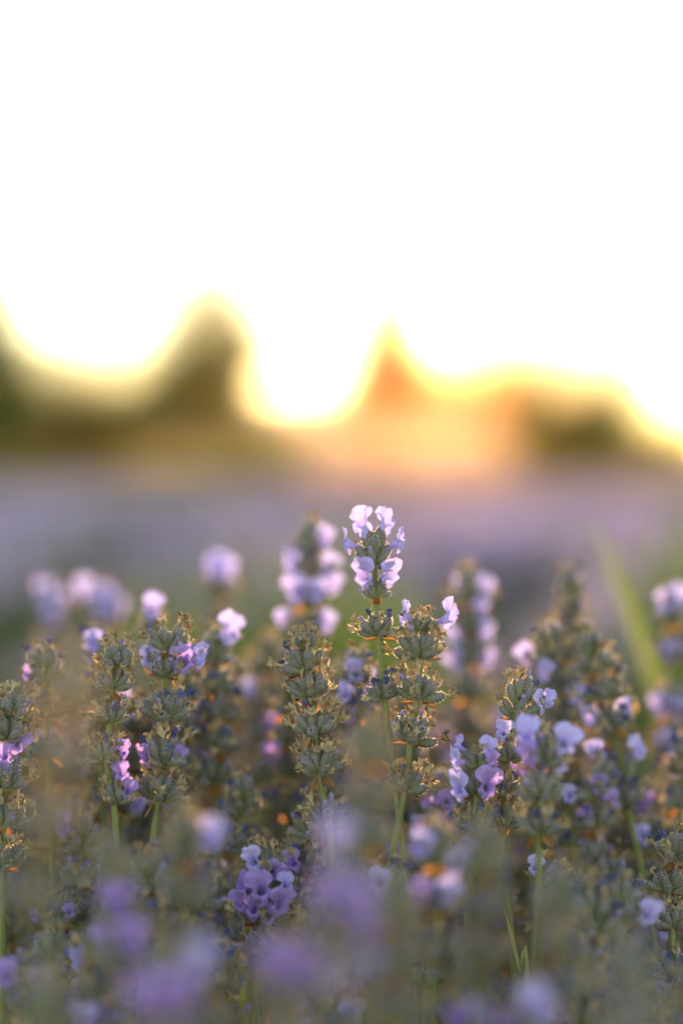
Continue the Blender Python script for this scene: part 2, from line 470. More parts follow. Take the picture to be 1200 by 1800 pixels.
def field_rows():
    rg = np.random.default_rng(5)
    Vs, Fs, Ms, off = [], [], [], 0
    y = 3.3
    rows = []
    while y < 84:
        rows.append(y)
        y += 1.55 if y < 20 else 2.2 if y < 45 else 3.0
    bush_V, bush_F, boff = [], [], 0
    for ri, y in enumerate(rows):
        half = 0.17 * y + 1.0
        far = min(1.0, y / 40.0)
        top_z = 0.50 if ri == 0 else 0.46 if ri == 1 else 0.36
        gz = -0.25 * min(1, max(0, (y - 5) / 60.0))
        # leafy mounds: one lumpy bank per row made of leaf strips
        dens = 2600 if y < 4 else 900 if y < 9 else 260 if y < 22 else 70
        wid = 0.5
        nl = int(dens * 2 * half * wid * 2)
        lx = rg.uniform(-half, half, nl); t = rg.uniform(-1, 1, nl)
        lump = 0.85 + 0.18 * np.sin(lx * 2 * math.pi / 0.62 + (2.75 if ri == 0 else ri * 1.7)) + 0.08 * np.sin(lx * 17 + ri)
        lz = gz + np.sqrt(np.clip(1 - t * t, 0, 1)) * top_z * lump * rg.uniform(.55, 1.05, nl)
        ly = y + t * wid
        ls = (0.02 + 0.022 * rg.random(nl)) * (1 + 3.0 * far)
        d = np.stack([rg.normal(0, .6, nl) + 0, t * .8 + rg.normal(0, .4, nl), np.abs(rg.normal(.9, .4, nl))], -1)
        d /= np.linalg.norm(d, axis=1, keepdims=True)
        s = np.cross(d, rg.normal(size=(nl, 3))); s /= np.linalg.norm(s, axis=1, keepdims=True)
        C = np.stack([lx, ly, lz], -1)
        L = ls[:, None]
        q = np.stack([C - d * L, C + s * L * .12, C + d * L, C - s * L * .12], 1).reshape(-1, 3)
        bush_V.append(q); bush_F.append(np.arange(4 * nl).reshape(-1, 4) + boff); boff += 4 * nl
        # flower spikes over the mound
        dens = (45, 110)[ri] if ri < 2 else 420 if y < 7 else 200 if y < 12 else 90 if y < 25 else 26
        ns = int(dens * 2 * half * wid * 2)
        sx = rg.uniform(-half, half, ns); t = rg.uniform(-.62, .9, ns)
        lump = 0.85 + 0.18 * np.sin(sx * 2 * math.pi / 0.62 + (2.75 if ri == 0 else ri * 1.7))
        sz = gz + np.sqrt(np.clip(1 - t * t, 0, 1)) * top_z * lump * .8
        h = rg.uniform(.17, .27, ns) * (1 - .25 * np.abs(t)) * (.5 if ri < 2 else 1)
        wscale = (0.16 + 0.10 * rg.random(ns)) * (1 + 1.4 * far) * (1.9 if y > 25 else 1.25 if y > 12 else 1.0)
        th = rg.uniform(0, 2 * math.pi, ns)
        ox = rg.normal(0, .25, ns) ; oy = t * .55 + rg.normal(0, .15, ns)
        X = TV[None, :, 0] * wscale[:, None]; Y = TV[None, :, 1] * wscale[:, None]; Z = TV[None, :, 2]
        c, s_ = np.cos(th)[:, None], np.sin(th)[:, None]
        GX = sx[:, None] + X * c - Y * s_ + ox[:, None] * Z * h[:, None]
        GY = (y + t * wid)[:, None] + X * s_ + Y * c + oy[:, None] * Z * h[:, None]
        GZ = sz[:, None] + Z * h[:, None]
        V = np.stack([GX, GY, GZ], -1).reshape(-1, 3)
        nv, nf = len(TV), len(TF)
        F = (TF[None] + (np.arange(ns) * nv)[:, None, None]).reshape(-1, 4) + off
        off += ns * nv
        ringz = TA[TF[:, 0]]
        kind = rg.random(ns)
        mi = np.where(ringz[None, :] < .5, 2, np.where(rg.random((ns, nf)) < np.where(kind < .66 + .34 * np.sin(sx * 2 * math.pi / (.5 + .03 * y) + ri * 2.1), .85, .15)[:, None], 0, 1)).reshape(-1)
        Vs.append(V); Fs.append(F); Ms.append(mi)
    o = link('lavender_field', np_mesh('lavender_field', np.concatenate(Vs), np.concatenate(Fs), [MAT['field_bloom'], MAT['field_dry'], MAT['field_green']], np.concatenate(Ms), smooth=True))
    tag(o, 'blurred purple lavender rows stretching to the trees', 'lavender field', kind='stuff')
    o = link('field_foliage', np_mesh('field_foliage', np.concatenate(bush_V), np.concatenate(bush_F), [MAT['field_green']]))
    tag(o, 'grey green leafy mounds of the lavender rows behind', 'foliage', kind='stuff')
field_rows()

# ------------------------------------------------------------------ lavender pieces
def make_calyx(seed, seg=18, hairs=True, rings=8):
    """Ribbed club shaped calyx, unit length along +Z, base at the origin."""
    rd = random.Random(seed)
    mb_ = MB(); vs_, fs_, al = [], [], []
    bend = rd.uniform(-.05, .09); fat = rd.uniform(.80, .95)
    prof = [(0, .055), (.06, .10), (.18, .155), (.36, .20), (.56, .222), (.74, .215), (.87, .175), (.955, .125), (1.0, .085), (.94, .05)][:rings + 2]
    for i, (z, r) in enumerate(prof):
        for j in range(seg):
            a = 2 * math.pi * j / seg
            rib = 1 + (.08 if j % 2 == 0 else -.08) * math.sin(min(1, z * 1.15) * math.pi) ** .5 if i not in (0,) else 1
            tooth = (.035 if j % 4 == 0 else -.02) if 7 <= i <= 8 else 0
            rr = r * fat * rib * (1 + rd.uniform(-.02, .02))
            vs_.append(Vector((rr * math.cos(a) + bend * math.sin(z * math.pi * .5), rr * math.sin(a), z + tooth)))
            al.append(min(1, z))
    n = len(prof)
    for i in range(n - 1):
        for j in range(seg):
            fs_.append((i * seg + j, i * seg + (j + 1) % seg, (i + 1) * seg + (j + 1) % seg, (i + 1) * seg + j))
    mi = [0] * len(fs_)
    if hairs:
        b = len(vs_)
        for i in range(2, n - 1):
            for j in range(seg):
                for rep in range(2):
                    p = vs_[i * seg + j]
                    out_ = Vector((p.x, p.y, 0)).normalized()
                    d = (out_ + Vector((rd.uniform(-.6, .6), rd.uniform(-.6, .6), rd.uniform(-.1, .8)))).normalized()
                    sd = d.cross(Vector((rd.uniform(-1, 1), rd.uniform(-1, 1), rd.uniform(-1, 1)))).normalized()
                    L = rd.uniform(.045, .105)
                    q = p + d * L
                    vs_ += [p + sd * .011 + d * L * .3, q]; al += [1, 1]
                    fs_.append((i * seg + j, len(vs_) - 2, len(vs_) - 1)); mi.append(1)
    mb_.add(vs_, fs_, mi, al)
    return mb_

def make_withered(seed):
    """Shrivelled corolla: a short crumpled tube that ends in five curled lobes. Unit length."""
    rd = random.Random(seed)
    mb_ = MB(); vs_, fs_ = [], []
    seg, off = 10, Vector((rd.uniform(0, 9), rd.uniform(0, 9), seed))
    bx, by = rd.uniform(-.5, .5), rd.uniform(-.5, .5)
    prof = [(0, .13), (.25, .115), (.45, .13), (.60, .22), (.80, .33), (.92, .40), (.80, .42), (.64, .32)]
    for i, (z, r) in enumerate(prof):
        for j in range(seg):
            a = 2 * math.pi * j / seg
            t = max(0, (i - 2) / 5)
            lobe = 1 + t * (.28 if j % 2 == 0 else -.28) * rd.uniform(0, 1.8)
            v = Vector((r * lobe * math.cos(a), r * lobe * math.sin(a), z + t * (.28 if j % 2 == 0 else -.12) * rd.uniform(.3, 1.3)))
            nz = noise.noise_vector(v * 3.6 + off) * .42 * (.25 + t)
            v += Vector(nz) + Vector((bx, by, 0)) * z * z * .7
            vs_.append(v)
    for i in range(len(prof) - 1):
        for j in range(seg):
            fs_.append((i * seg + j, i * seg + (j + 1) % seg, (i + 1) * seg + (j + 1) % seg, (i + 1) * seg + j))
    mb_.add(vs_, fs_)
    return mb_

def make_blossom(seed):
    """Two-lipped lavender corolla, unit width: tube along -Z, mouth facing +Z, two upper lobes towards +Y, three lower."""
    rd = random.Random(seed)
    seg, rings = 44, 11
    up = 1 + rd.uniform(-.08, .12)
    lobes = [(90 - 30, .56 * up, 38, 1), (90 + 30, .56 * up * rd.uniform(.9, 1.08), 38, 1),
             (270, .33, 27, -1), (270 - 56, .29 * rd.uniform(.85, 1.1), 29, -1), (270 + 56, .29 * rd.uniform(.85, 1.1), 29, -1)]
    off = Vector((seed * 3.1, 1.7, 0.3))
    vs_, fs_, al = [], [], []
    for i in range(rings):
        s = i / (rings - 1)
        for j in range(seg):
            th = 360.0 * j / seg; a = R(th)
            best, side = 0.10, 0.0
            for (c, L, w, sd) in lobes:
                dlt = abs((th - c + 180) % 360 - 180)
                if dlt < w * 1.15:
                    v = L * max(0.0, 1 - (dlt / (w * 1.15)) ** 2.6) ** .55
                    if v > best: best, side = v, sd
            upn = .5 + .5 * math.sin(a)
            if s < .42:
                t = s / .42
                r = .10 + .09 * t * t; z = -.62 + .62 * t
            else:
                t = (s - .42) / .58
                r = .19 + best * t
                fwd_up = .34 * math.sin(t * math.pi * .62) + .02 * t
                fwd_dn = .16 * math.sin(t * math.pi * .9) - .22 * t * t
                z = fwd_up * upn + fwd_dn * (1 - upn)
                rf = noise.noise(Vector((math.cos(a) * 1.7, math.sin(a) * 1.7, t * 1.3)) + off) * .22 * t
                z += rf + .045 * math.sin(a * 11 + seed * 1.3) * t * t + noise.noise(Vector((math.cos(a) * 4.5, math.sin(a) * 4.5, t * 3)) + off) * .11 * t
                if best > .3: z -= .06 * t * (1 - abs(math.sin(a * 2.5)))
            vs_.append((r * math.cos(a), r * math.sin(a), z)); al.append(max(0, min(1, s + .24 * math.sin(a * 15 + seed) * (1 if s > .3 else 0))))
    for i in range(rings - 1):
        for j in range(seg):
            fs_.append((i * seg + j, i * seg + (j + 1) % seg, (i + 1) * seg + (j + 1) % seg, (i + 1) * seg + j))
    mb_ = MB(); mb_.add(vs_, fs_, 0, al)
    return mb_

def make_bud():
    """Closed flower bud peeping out of a calyx, unit length."""
    mb_ = MB(); vs_, fs_, al = [], [], []
    seg = 8
    for i, (z, r) in enumerate([(0, .16), (.3, .24), (.6, .34), (.85, .30), (1.0, .12)]):
        for j in range(seg):
            a = 2 * math.pi * j / seg
            k = 1 + .10 * math.cos(2 * a)
            vs_.append((r * k * math.cos(a), r / k * math.sin(a) * .85, z)); al.append(.7)
    for i in range(4):
        for j in range(seg):
            fs_.append((i * seg + j, i * seg + (j + 1) % seg, (i + 1) * seg + (j + 1) % seg, (i + 1) * seg + j))
    fs_.append(tuple(4 * seg + j for j in range(seg)))
    mb_.add(vs_, fs_, 0, al)
    return mb_

def make_bract(seed):
    """Papery ovate bract with a drawn out tip, unit length along +Z, cupped towards +Y."""
    rd = random.Random(seed)
    mb_ = MB(); vs_, fs_, al = [], [], []
    nu, nv = 8, 7
    for i in range(nv):
        t = i / (nv - 1)
        w = .50 * (math.sin(min(1, t * 1.02) * math.pi) ** .7 * (1 - .35 * t) + .10 * (1 - t))
        if i == nv - 1: w = .012
        for j in range(nu + 1):
            u = j / nu * 2 - 1
            curl = .35 * (u * u) * w + .20 * t * t
            vs_.append((w * u, curl + rd.uniform(-.015, .015), t + rd.uniform(-.012, .012)))
            al.append(.9 if j % 2 == 0 else .1)
    for i in range(nv - 1):
        for j in range(nu):
            fs_.append((i * (nu + 1) + j, i * (nu + 1) + j + 1, (i + 1) * (nu + 1) + j + 1, (i + 1) * (nu + 1) + j))
    mb_.add(vs_, fs_, 0, al)
    return mb_

B_CAL = [make_calyx(i) for i in range(5)]
B_CAL_LOW = [make_calyx(i + 20, 10, False) for i in range(3)]
B_WIT = [make_withered(i + 1) for i in range(6)]
B_BLO = [make_blossom(i + 1) for i in range(6)]
B_BUD = make_bud()
B_BRA = [make_bract(i) for i in range(4)]
CAL = [b.mesh('calyx', [MAT['calyx'], MAT['fuzz']]) for b in B_CAL]
WIT = [b.mesh('withered_bloom', [MAT['withered']]) for b in B_WIT]
BLU = [b.mesh('dried_blue_bloom', [MAT['blue']]) for b in B_WIT[:4]]
BLO = [b.mesh('blossom', [MAT['petal']]) for b in B_BLO]
BLO_DEEP = [b.mesh('blossom', [MAT['petal_deep']]) for b in B_BLO]
BUD = [B_BUD.mesh('bud', [MAT['bud']])]
BRA = [b.mesh('bract', [MAT['bract']]) for b in B_BRA]

def whorl_plan(rd, w, n=15, tall=False, spread=1.0, skip_front=0.0):
    """Calyces of one whorl of width w (metres) round +Z: list of (matrix, length, tip kind)."""
    out_ = []
    Lc = w * .385
    tiers = [(.30, R(68), .00), (.42, R(40), .06), (.30, R(17), .14)]
    if tall:
        tiers = [(.28, R(68), .00), (.32, R(42), .10), (.20, R(34), .60), (.20, R(12), .85)]
    for ti, (share, pol, zo) in enumerate(tiers):
        k = max(2, round(n * share * 1.08))
        ph0 = rd.uniform(0, 6.28)
        for i in range(k):
            az = ph0 + 2 * math.pi * i / k + rd.uniform(-.28, .28)
            po = (pol + rd.uniform(-.17, .17)) * spread
            d = Vector((math.sin(po) * math.cos(az), math.sin(po) * math.sin(az), math.cos(po)))
            b = Vector((math.cos(az) * .07 * w, math.sin(az) * .07 * w, (zo + rd.uniform(-.04, .05)) * Lc))
            L = Lc * rd.uniform(.80, 1.10) * (.82 if ti == 0 and rd.random() < .3 else 1)
            out_.append((b, d, L, ti))
    return out_

def tip_kind(rd, mix):
    r = rd.random(); acc = 0
    for k, p in mix:
        acc += p
        if r < acc: return k
    return None
DRY = (('wit', .74), ('blue', .09), ('bud', .08))
BLUE = (('wit', .40), ('blue', .32), ('bud', .14))
FRESH = (('wit', .30), ('blue', .10), ('bud', .28))

def put_tip(rd, kind, Mroot, b, d, L, parent):
    tip = b + d * L * .93
    dd = (d + Vector((rd.uniform(-.3, .3), rd.uniform(-.3, .3), rd.uniform(-.1, .35)))).normalized()
    M = Mroot @ Matrix.Translation(tip) @ frame(dd, spin=rd.uniform(0, 6.28))
    if kind == 'wit':
        s = L * rd.uniform(.48, .68)
        link('withered_bloom', rd.choice(WIT), parent, M @ Matrix.Diagonal((s * .85, s * .85, s, 1)))
    elif kind == 'blue':
        s = L * rd.uniform(.36, .52)
        link('dried_blue_bloom', rd.choice(BLU), parent, M @ Matrix.Diagonal((s * .8, s * .8, s, 1)))
    elif kind == 'bud':
        s = L * rd.uniform(.28, .40)
        link('bud', BUD[0], parent, M @ Matrix.Diagonal((s, s, s, 1)))

def put_bracts(rd, Mroot, w, parent, mode):
    """mode 'droop': tips point down and out; 'cup': broad cup under the whorl; 'flat': spread sideways."""
    a0 = rd.uniform(-.6, .6)
    for i in range(2 if mode != 'cup' else 3):
        az = a0 + (math.pi * i if mode != 'cup' else 2.09 * i - 1.2)
        if mode == 'droop' : po = R(rd.uniform(128, 155)); s = w * rd.uniform(.24, .30); o = .07
        elif mode == 'cup': po = R(rd.uniform(18, 32)); s = w * rd.uniform(.24, .28); o = .035
        else: po = R(rd.uniform(88, 112)); s = w * rd.uniform(.24, .32); o = .05
        d = Vector((math.sin(po) * math.cos(az), math.sin(po) * math.sin(az), math.cos(po)))
        b = Vector((math.cos(az) * o * w, math.sin(az) * o * w, -.04 * w if mode != 'cup' else -.20 * w))
        rad = Vector((math.cos(az), math.sin(az), 0))
        up = -rad if mode == 'cup' else (Vector((0, 0, 1)) if mode == 'flat' else -rad)
        M = Mroot @ Matrix.Translation(b) @ frame(d, up)
        link('bract', rd.choice(BRA), parent, M @ Matrix.Diagonal((s * (1.25 if mode == 'droop' else 1.0), s, s, 1)))

# a library of joined whorls for the stems that are out of focus
def joined_whorl(seed, mix, tall=False, low=True):
    rd = random.Random(seed); mb_ = MB()
    for (b, d, L, ti) in whorl_plan(rd, 1.0, rd.choice((13, 15, 16)), tall):
        cal = rd.choice(B_CAL_LOW if low else B_CAL)
        mb_.join(cal, Matrix.Translation(b) @ frame(d, spin=rd.uniform(0, 6.28)) @ Matrix.Scale(L, 4), {0: 0, 1: 1})
        k = tip_kind(rd, mix)
        tip = b + d * L * .93
        M = Matrix.Translation(tip) @ frame((d + Vector((rd.uniform(-.3, .3), rd.uniform(-.3, .3), .2))), spin=rd.uniform(0, 6.28))
        if k == 'wit': mb_.join(rd.choice(B_WIT), M @ Matrix.Scale(L * rd.uniform(.4, .58), 4), {0: 2})
        elif k == 'blue': mb_.join(rd.choice(B_WIT), M @ Matrix.Scale(L * rd.uniform(.34, .5), 4), {0: 3})
        elif k == 'bud': mb_.join(B_BUD, M @ Matrix.Scale(L * rd.uniform(.28, .4), 4), {0: 4})
    for i in range(2):
        az = math.pi * i + rd.uniform(-.4, .4); po = R(rd.uniform(95, 150))
        d = Vector((math.sin(po) * math.cos(az), math.sin(po) * math.sin(az), math.cos(po)))
        mb_.join(rd.choice(B_BRA), Matrix.Translation((math.cos(az) * .06, math.sin(az) * .06, -.04)) @ frame(d) @ Matrix.Scale(.27, 4), {0: 5})
    return mb_.mesh('whorl', [MAT['calyx'], MAT['fuzz'], MAT['withered'], MAT['blue'], MAT['bud'], MAT['bract']])
W_LIB = {(t, s): [joined_whorl(100 + i + 50 * s + (25 if t else 0), (DRY, BLUE, FRESH)[(i + s) % 3], t, not s) for i in range(4)] for t in (False, True) for s in (0, 1)}

# ------------------------------------------------------------------ lavender stems
def smooth_path(pts, n=5):
    """Catmull-Rom through pts."""
    out_ = []
    q = [pts[0] * 2 - pts[1]] + list(pts) + [pts[-1] * 2 - pts[-2]]
    for i in range(1, len(q) - 2):
        for k in range(n):
            t = k / n
            a, b, c, d = q[i - 1], q[i], q[i + 1], q[i + 2]
            out_.append(.5 * ((2 * b) + (c - a) * t + (2 * a - 5 * b + 4 * c - d) * t * t + (3 * b - a - 3 * c + d) * t ** 3))
    out_.append(pts[-1])
    return out_

def stem_mesh(pts, r0, r1):
    """Square stem with four rounded ridges."""
    mb_ = MB(); vs_, fs_ = [], []
    seg = 8; n = len(pts)
    for i, p in enumerate(pts):
        t = (pts[min(i + 1, n - 1)] - pts[max(i - 1, 0)])
        m = frame(t, Vector((.5, 1, 0)))
        r = r0 + (r1 - r0) * i / (n - 1)
        for j in range(seg):
            a = 2 * math.pi * j / seg
            k = r * (1.16 if j % 2 == 0 else .84)
            vs_.append(p + (m @ Vector((k * math.cos(a), k * math.sin(a), 0))))
    for i in range(n - 1):
        for j in range(seg):
            fs_.append((i * seg + j, i * seg + (j + 1) % seg, (i + 1) * seg + (j + 1) % seg, (i + 1) * seg + j))
    fs_.append(tuple(range(seg)))
    mb_.add(vs_, fs_)
    return mb_.mesh('stem', [MAT['stem']])

def leaf_mesh():
    mb_ = MB(); vs_, fs_ = [], []
    n = 8
    for i in range(n):
        t = i / (n - 1); w = .045 * (math.sin(min(1, .12 + t * .88) * math.pi) ** .6) + .002
        bend = .18 * t * t
        for u in (-1, -.45, .45, 1):
            vs_.append((w * u, bend + .02 * u * u, t))
    for i in range(n - 1):
        for j in range(3):
            fs_.append((i * 4 + j, i * 4 + j + 1, i * 4 + 5 + j, i * 4 + 4 + j))
    mb_.add(vs_, fs_)
    return mb_.mesh('leaf', [MAT['leaf']])
LEAF = leaf_mesh()

def blossom_at(rd, root, pos, node, size, face, deep, parent, calyx=True, hide_calyx=False):
    """A blossom centred at pos whose tube leads back to node, with its calyx."""
    v = pos - node
    vdir = v.normalized()
    f = (vdir * .55 + Vector(face)).normalized()
    lib = BLO_DEEP if deep else BLO
    roll = rd.uniform(-.35, .35)
    up = Vector((0, 0, 1)) + vdir * .3
    M = Matrix.Translation(pos - root) @ frame(f, up, roll)
    link('blossom', rd.choice(lib), parent, M @ Matrix.Diagonal((size, size * rd.uniform(.95, 1.1), size, 1)))
    if calyx:
        tube_end = pos - f * size * .45
        b = node + vdir * .0008
        d = tube_end - b
        L = min(max(d.length, .0045), .0085)
        d.normalize()
        b = tube_end - d * L * .95 if (tube_end - b).length > L else b
        link('calyx', rd.choice(CAL), parent, Matrix.Translation(b - root) @ frame(d, spin=rd.uniform(0, 6.28)) @ Matrix.Scale(L, 4))

BASES = []
def spike(label, d, path, whorls, flowers=(), detail='full', group=None, seed=0, low_z=.27, leafs=1, stem_px=11, deep=False, mix=DRY):
    """One lavender flower stem.
    path: the stem as (px, py) from its top down; whorls: (px, py of the node, width px, options);
    flowers: (px, py, width px, millimetres nearer the camera, options)."""
    rd = random.Random(seed * 7919 + 13)
    k = d / FPX
    pts = [P(x, y, d) for (x, y) in path]
    last, prev = pts[-1], pts[-2]
    dirn = (last - prev).normalized()
    if dirn.z > -.5: dirn = Vector((dirn.x, 0, -1)).normalized()
    drop = max(0.02, last.z - low_z)
    end = last + Vector((dirn.x / -dirn.z * drop * .6, rd.uniform(-.02, .03), -drop))
    base = end.copy()
    root = link('lavender_spike', None); root.location = base
    tag(root, label, 'lavender', group)
    full = smooth_path([p - base for p in reversed(pts)] , 4)
    full = smooth_path([Vector((0, 0, 0)), (last - base) * .5 + Vector((rd.uniform(-.003, .003), 0, 0))], 3)[:-1] + full
    rw = stem_px * .5 * k
    link('stem', stem_mesh(full, rw * 1.05, rw * .75), root)
    nodes = []
    for wi, wh in enumerate(whorls):
        x, y, wpx = wh[:3]; opt = wh[3] if len(wh) > 3 else {}
        node = P(x, y, d); w = wpx * k
        # axis along the stem here
        seg_dir = None; best = 1e9
        for a, b in zip(pts[:-1], pts[1:]):
            m = (a + b) / 2; dist = abs(m.z - node.z)
            if dist < best: best, seg_dir = dist, (a - b)
        axis = (seg_dir.normalized() + Vector((rd.uniform(-.10, .10) + opt.get('lean', 0), rd.uniform(-.10, .10), 0))).normalized()
        nodes.append((node, w))
        Mw = Matrix.Translation(node - base) @ frame(axis, Vector((0, 1, 0)), rd.uniform(-.4, .4))
        if detail == 'full':
            we = link('whorl', None, root, Mw)
            I = Matrix.Identity(4)
            for (b, dr, L, ti) in whorl_plan(rd, w, opt.get('n', 16), opt.get('tall', False), opt.get('spread', 1.0)):
                link('calyx', rd.choice(CAL), we, Matrix.Translation(b) @ frame(dr, spin=rd.uniform(0, 6.28)) @ Matrix.Diagonal((L, L, L, 1)))
                put_tip(rd, tip_kind(rd, opt.get('mix', mix)), I, b, dr, L, we)
            put_bracts(rd, I, w, we, opt.get('bract', rd.choice(('droop', 'flat'))))
        else:
            me = rd.choice(W_LIB[(bool(opt.get('tall')), 1 if detail == 'mid' else 0)])
            o = link('whorl', me, root, Mw @ Matrix.Rotation(rd.uniform(0, 6.28), 4, 'Z') @ Matrix.Scale(w, 4))
            o['kind'] = 'stuff'
    for fl in flowers:
        x, y, fpx, near = fl[:4]; opt = fl[4] if len(fl) > 4 else {}
        pos = P(x, y, d - near * .001)
        cand = [n for n in nodes if n[0].z < pos.z + .0035]
        cand = cand or nodes
        node = min(cand, key=lambda n: abs(pos.z - n[0].z - n[1] * .32))[0]
        sx = (x - 600.0) / 600.0
        face = opt.get('face', (rd.uniform(-.25, .25), -.65 if near >= 0 else .3, rd.uniform(-.1, .25)))
        blossom_at(rd, base, pos, node, fpx * k * ((.9 if seed < 3 else .8) if detail == 'full' else .76), face, opt.get('deep', deep), root, opt.get('calyx', True))
    for i in range(leafs):
        p = (last - base) * rd.uniform(.05, .40)
        az = rd.uniform(0, 6.28)
        dr = Vector((math.cos(az) * .5, math.sin(az) * .5, 1)).normalized()
        L = rd.uniform(.022, .04)
        link('leaf', LEAF, root, Matrix.Translation(p) @ frame(dr, Vector((-math.cos(az), -math.sin(az), 0))) @ Matrix.Scale(L, 4))
    BASES.append(base)
    return root
#STEMS
G_F = 'lavender spikes standing in focus'
G_B = 'lavender spikes blurred just behind'
G_N = 'lavender spikes blurred close to the lens'

# --- in focus
spike('tallest lavender spike with pale lilac blossoms at its tip and a long bare green stem', .70,
      [(657, 935), (658, 990), (660, 1050), (668, 1118), (670, 1170), (675, 1230), (688, 1330), (697, 1400), (706, 1470)],
      [(657, 996, 96, dict(n=11, tall=True, mix=(('bud', .2), ('wit', .1)), bract='flat')),
       (661, 1052, 72, dict(n=6, mix=(('bud', .1),), bract='cup')),
       (667, 1119, 92, dict(n=13, mix=BLUE, bract='flat')),
       (674, 1229, 90, dict(n=14, mix=BLUE, bract='flat'))],
      [(636, 920, 48, 1, dict(face=(-.35, -.75, .1))), (677, 919, 46, 0, dict(face=(.5, -.6, .25))),
       (612, 957, 38, 1, dict(face=(-.9, -.2, -.1))), (701, 954, 40, 1, dict(face=(.9, -.25, .05))),
       (640, 1012, 52, 4, dict(face=(-.3, -.75, -.25))), (685, 1011, 46, 4, dict(face=(.35, -.75, -.25)))], seed=1)
spike('upright spike with one lilac blossom jutting right, leaning towards the tallest spike', .698,
      [(742, 1105), (740, 1155), (733, 1230), (722, 1305), (712, 1390), (700, 1450), (690, 1500)],
      [(740, 1112, 76, dict(n=10, spread=.7, mix=(('wit', .8),), bract='flat')),
       (738, 1156, 108, dict(n=15, mix=DRY, bract='flat')),
       (734, 1231, 102, dict(n=16, mix=DRY, bract='flat')),
       (721, 1305, 104, dict(n=16, mix=DRY, bract='flat')),
       (711, 1392, 98, dict(n=16, mix=DRY, bract='flat'))],
      [(788, 1086, 46, 2, dict(face=(.7, -.4, .3))), (712, 1083, 40, 1, dict(face=(-.7, -.3, .3)))], seed=2)
spike('fully withered tan tipped spike with orange bracts, no blossoms, left of the tallest spike', .70,
      [(537, 1130), (538, 1180), (546, 1224), (555, 1290), (561, 1360), (570, 1410), (580, 1460), (585, 1520)],
      [(538, 1143, 74, dict(n=9, spread=.75, mix=(('wit', .95),), bract='flat')),
       (536, 1180, 104, dict(n=12, mix=DRY, bract='flat')),
       (546, 1226, 102, dict(n=15, mix=DRY, bract='droop')),
       (555, 1292, 106, dict(n=16, mix=DRY, bract='droop')),
       (561, 1360, 108, dict(n=16, mix=DRY, bract='droop')),
       (576, 1456, 104, dict(n=14, mix=DRY))], seed=3)
spike('spike with two blossoms spilling right below its tan tip, among the left cluster', .715,
      [(298, 1110), (296, 1140), (290, 1185), (290, 1262), (285, 1340), (277, 1405), (270, 1470), (262, 1540)],
      [(298, 1143, 100, dict(n=13, mix=DRY)), (291, 1188, 104, dict(n=14, mix=FRESH)),
       (290, 1264, 112, dict(n=16, mix=BLUE)), (286, 1342, 112, dict(n=16, mix=BLUE)), (277, 1408, 112, dict(n=16, mix=DRY))],
      [(322, 1163, 56, 4, dict(deep=True)), (350, 1160, 46, 2, dict(face=(.7, -.3, 0))), (262, 1160, 40, 0),
       (258, 1333, 42, 3, dict(deep=True)), (312, 1332, 40, 1, dict(deep=True))], seed=4)
spike('narrow grey green spike with dark calyces left of the two blossom spike', .705,
      [(207, 1140), (206, 1170), (198, 1212), (192, 1270), (188, 1338), (200, 1410), (205, 1480)],
      [(207, 1172, 88, dict(n=13, mix=DRY)), (197, 1212, 92, dict(n=14, mix=DRY)), (191, 1272, 88, dict(n=13, mix=DRY)),
       (187, 1340, 84, dict(n=13, mix=DRY)), (207, 1412, 84, dict(n=12, mix=DRY))],
      [(217, 1322, 34, 2, dict(deep=True)), (214, 1360, 40, 3, dict(deep=True)), (224, 1392, 34, 2, dict(deep=True))], seed=5)
spike('withered spike partly cut off by the left edge of the frame', .70,
      [(22, 1235), (20, 1262), (14, 1300), (10, 1380), (8, 1460), (6, 1540)],
      [(22, 1262, 100, dict(n=13, mix=DRY)), (14, 1298, 104, dict(n=14, mix=DRY)), (10, 1385, 100, dict(n=14, mix=FRESH)), (9, 1450, 100, dict(n=14, mix=DRY)), (7, 1525, 98, dict(n=14, mix=DRY))],
      [(32, 1310, 44, 2, dict(deep=True)), (8, 1330, 40, 3, dict(deep=True))], seed=6)
spike('short spike crowded with violet blossoms under two grey buds, right of the centre', .69,
      [(836, 1345), (834, 1400), (832, 1460), (826, 1530), (822, 1600)],
      [(838, 1352, 72, dict(n=7, spread=.6, mix=(('wit', .7),), bract='flat')), (834, 1400, 88, dict(n=9, mix=(('bud', .3),), bract='flat')),
       (832, 1460, 86, dict(n=13, mix=BLUE, bract='cup'))],
      [(803, 1340, 46, 3, dict(face=(-.7, -.4, 0), deep=False)), (862, 1348, 44, 2, dict(face=(.6, -.5, .2), deep=True)), (808, 1388, 50, 4, dict(face=(-.5, -.7, 0))),
       (856, 1384, 52, 5, dict(face=(.1, -.9, .1), deep=True)), (806, 1312, 32, -1), (858, 1318, 36, 0)], seed=7)
spike('tan spike with orange bracts standing behind the short violet spike', .705,
      [(905, 1250), (900, 1290), (892, 1335), (886, 1395), (884, 1452), (880, 1520), (895, 1610)],
      [(906, 1262, 100, dict(n=13, tall=True, mix=DRY)), (896, 1340, 84, dict(n=13, mix=DRY)), (886, 1392, 78, dict(n=10, mix=DRY, bract='droop')),
       (884, 1453, 96, dict(n=15, mix=DRY, bract='cup'))],
      [(886, 1288, 44, 2, dict(face=(-.4, -.7, .2))), (948, 1240, 40, 0, dict(face=(.6, -.4, .3))), (962, 1232, 32, -2)], seed=8)
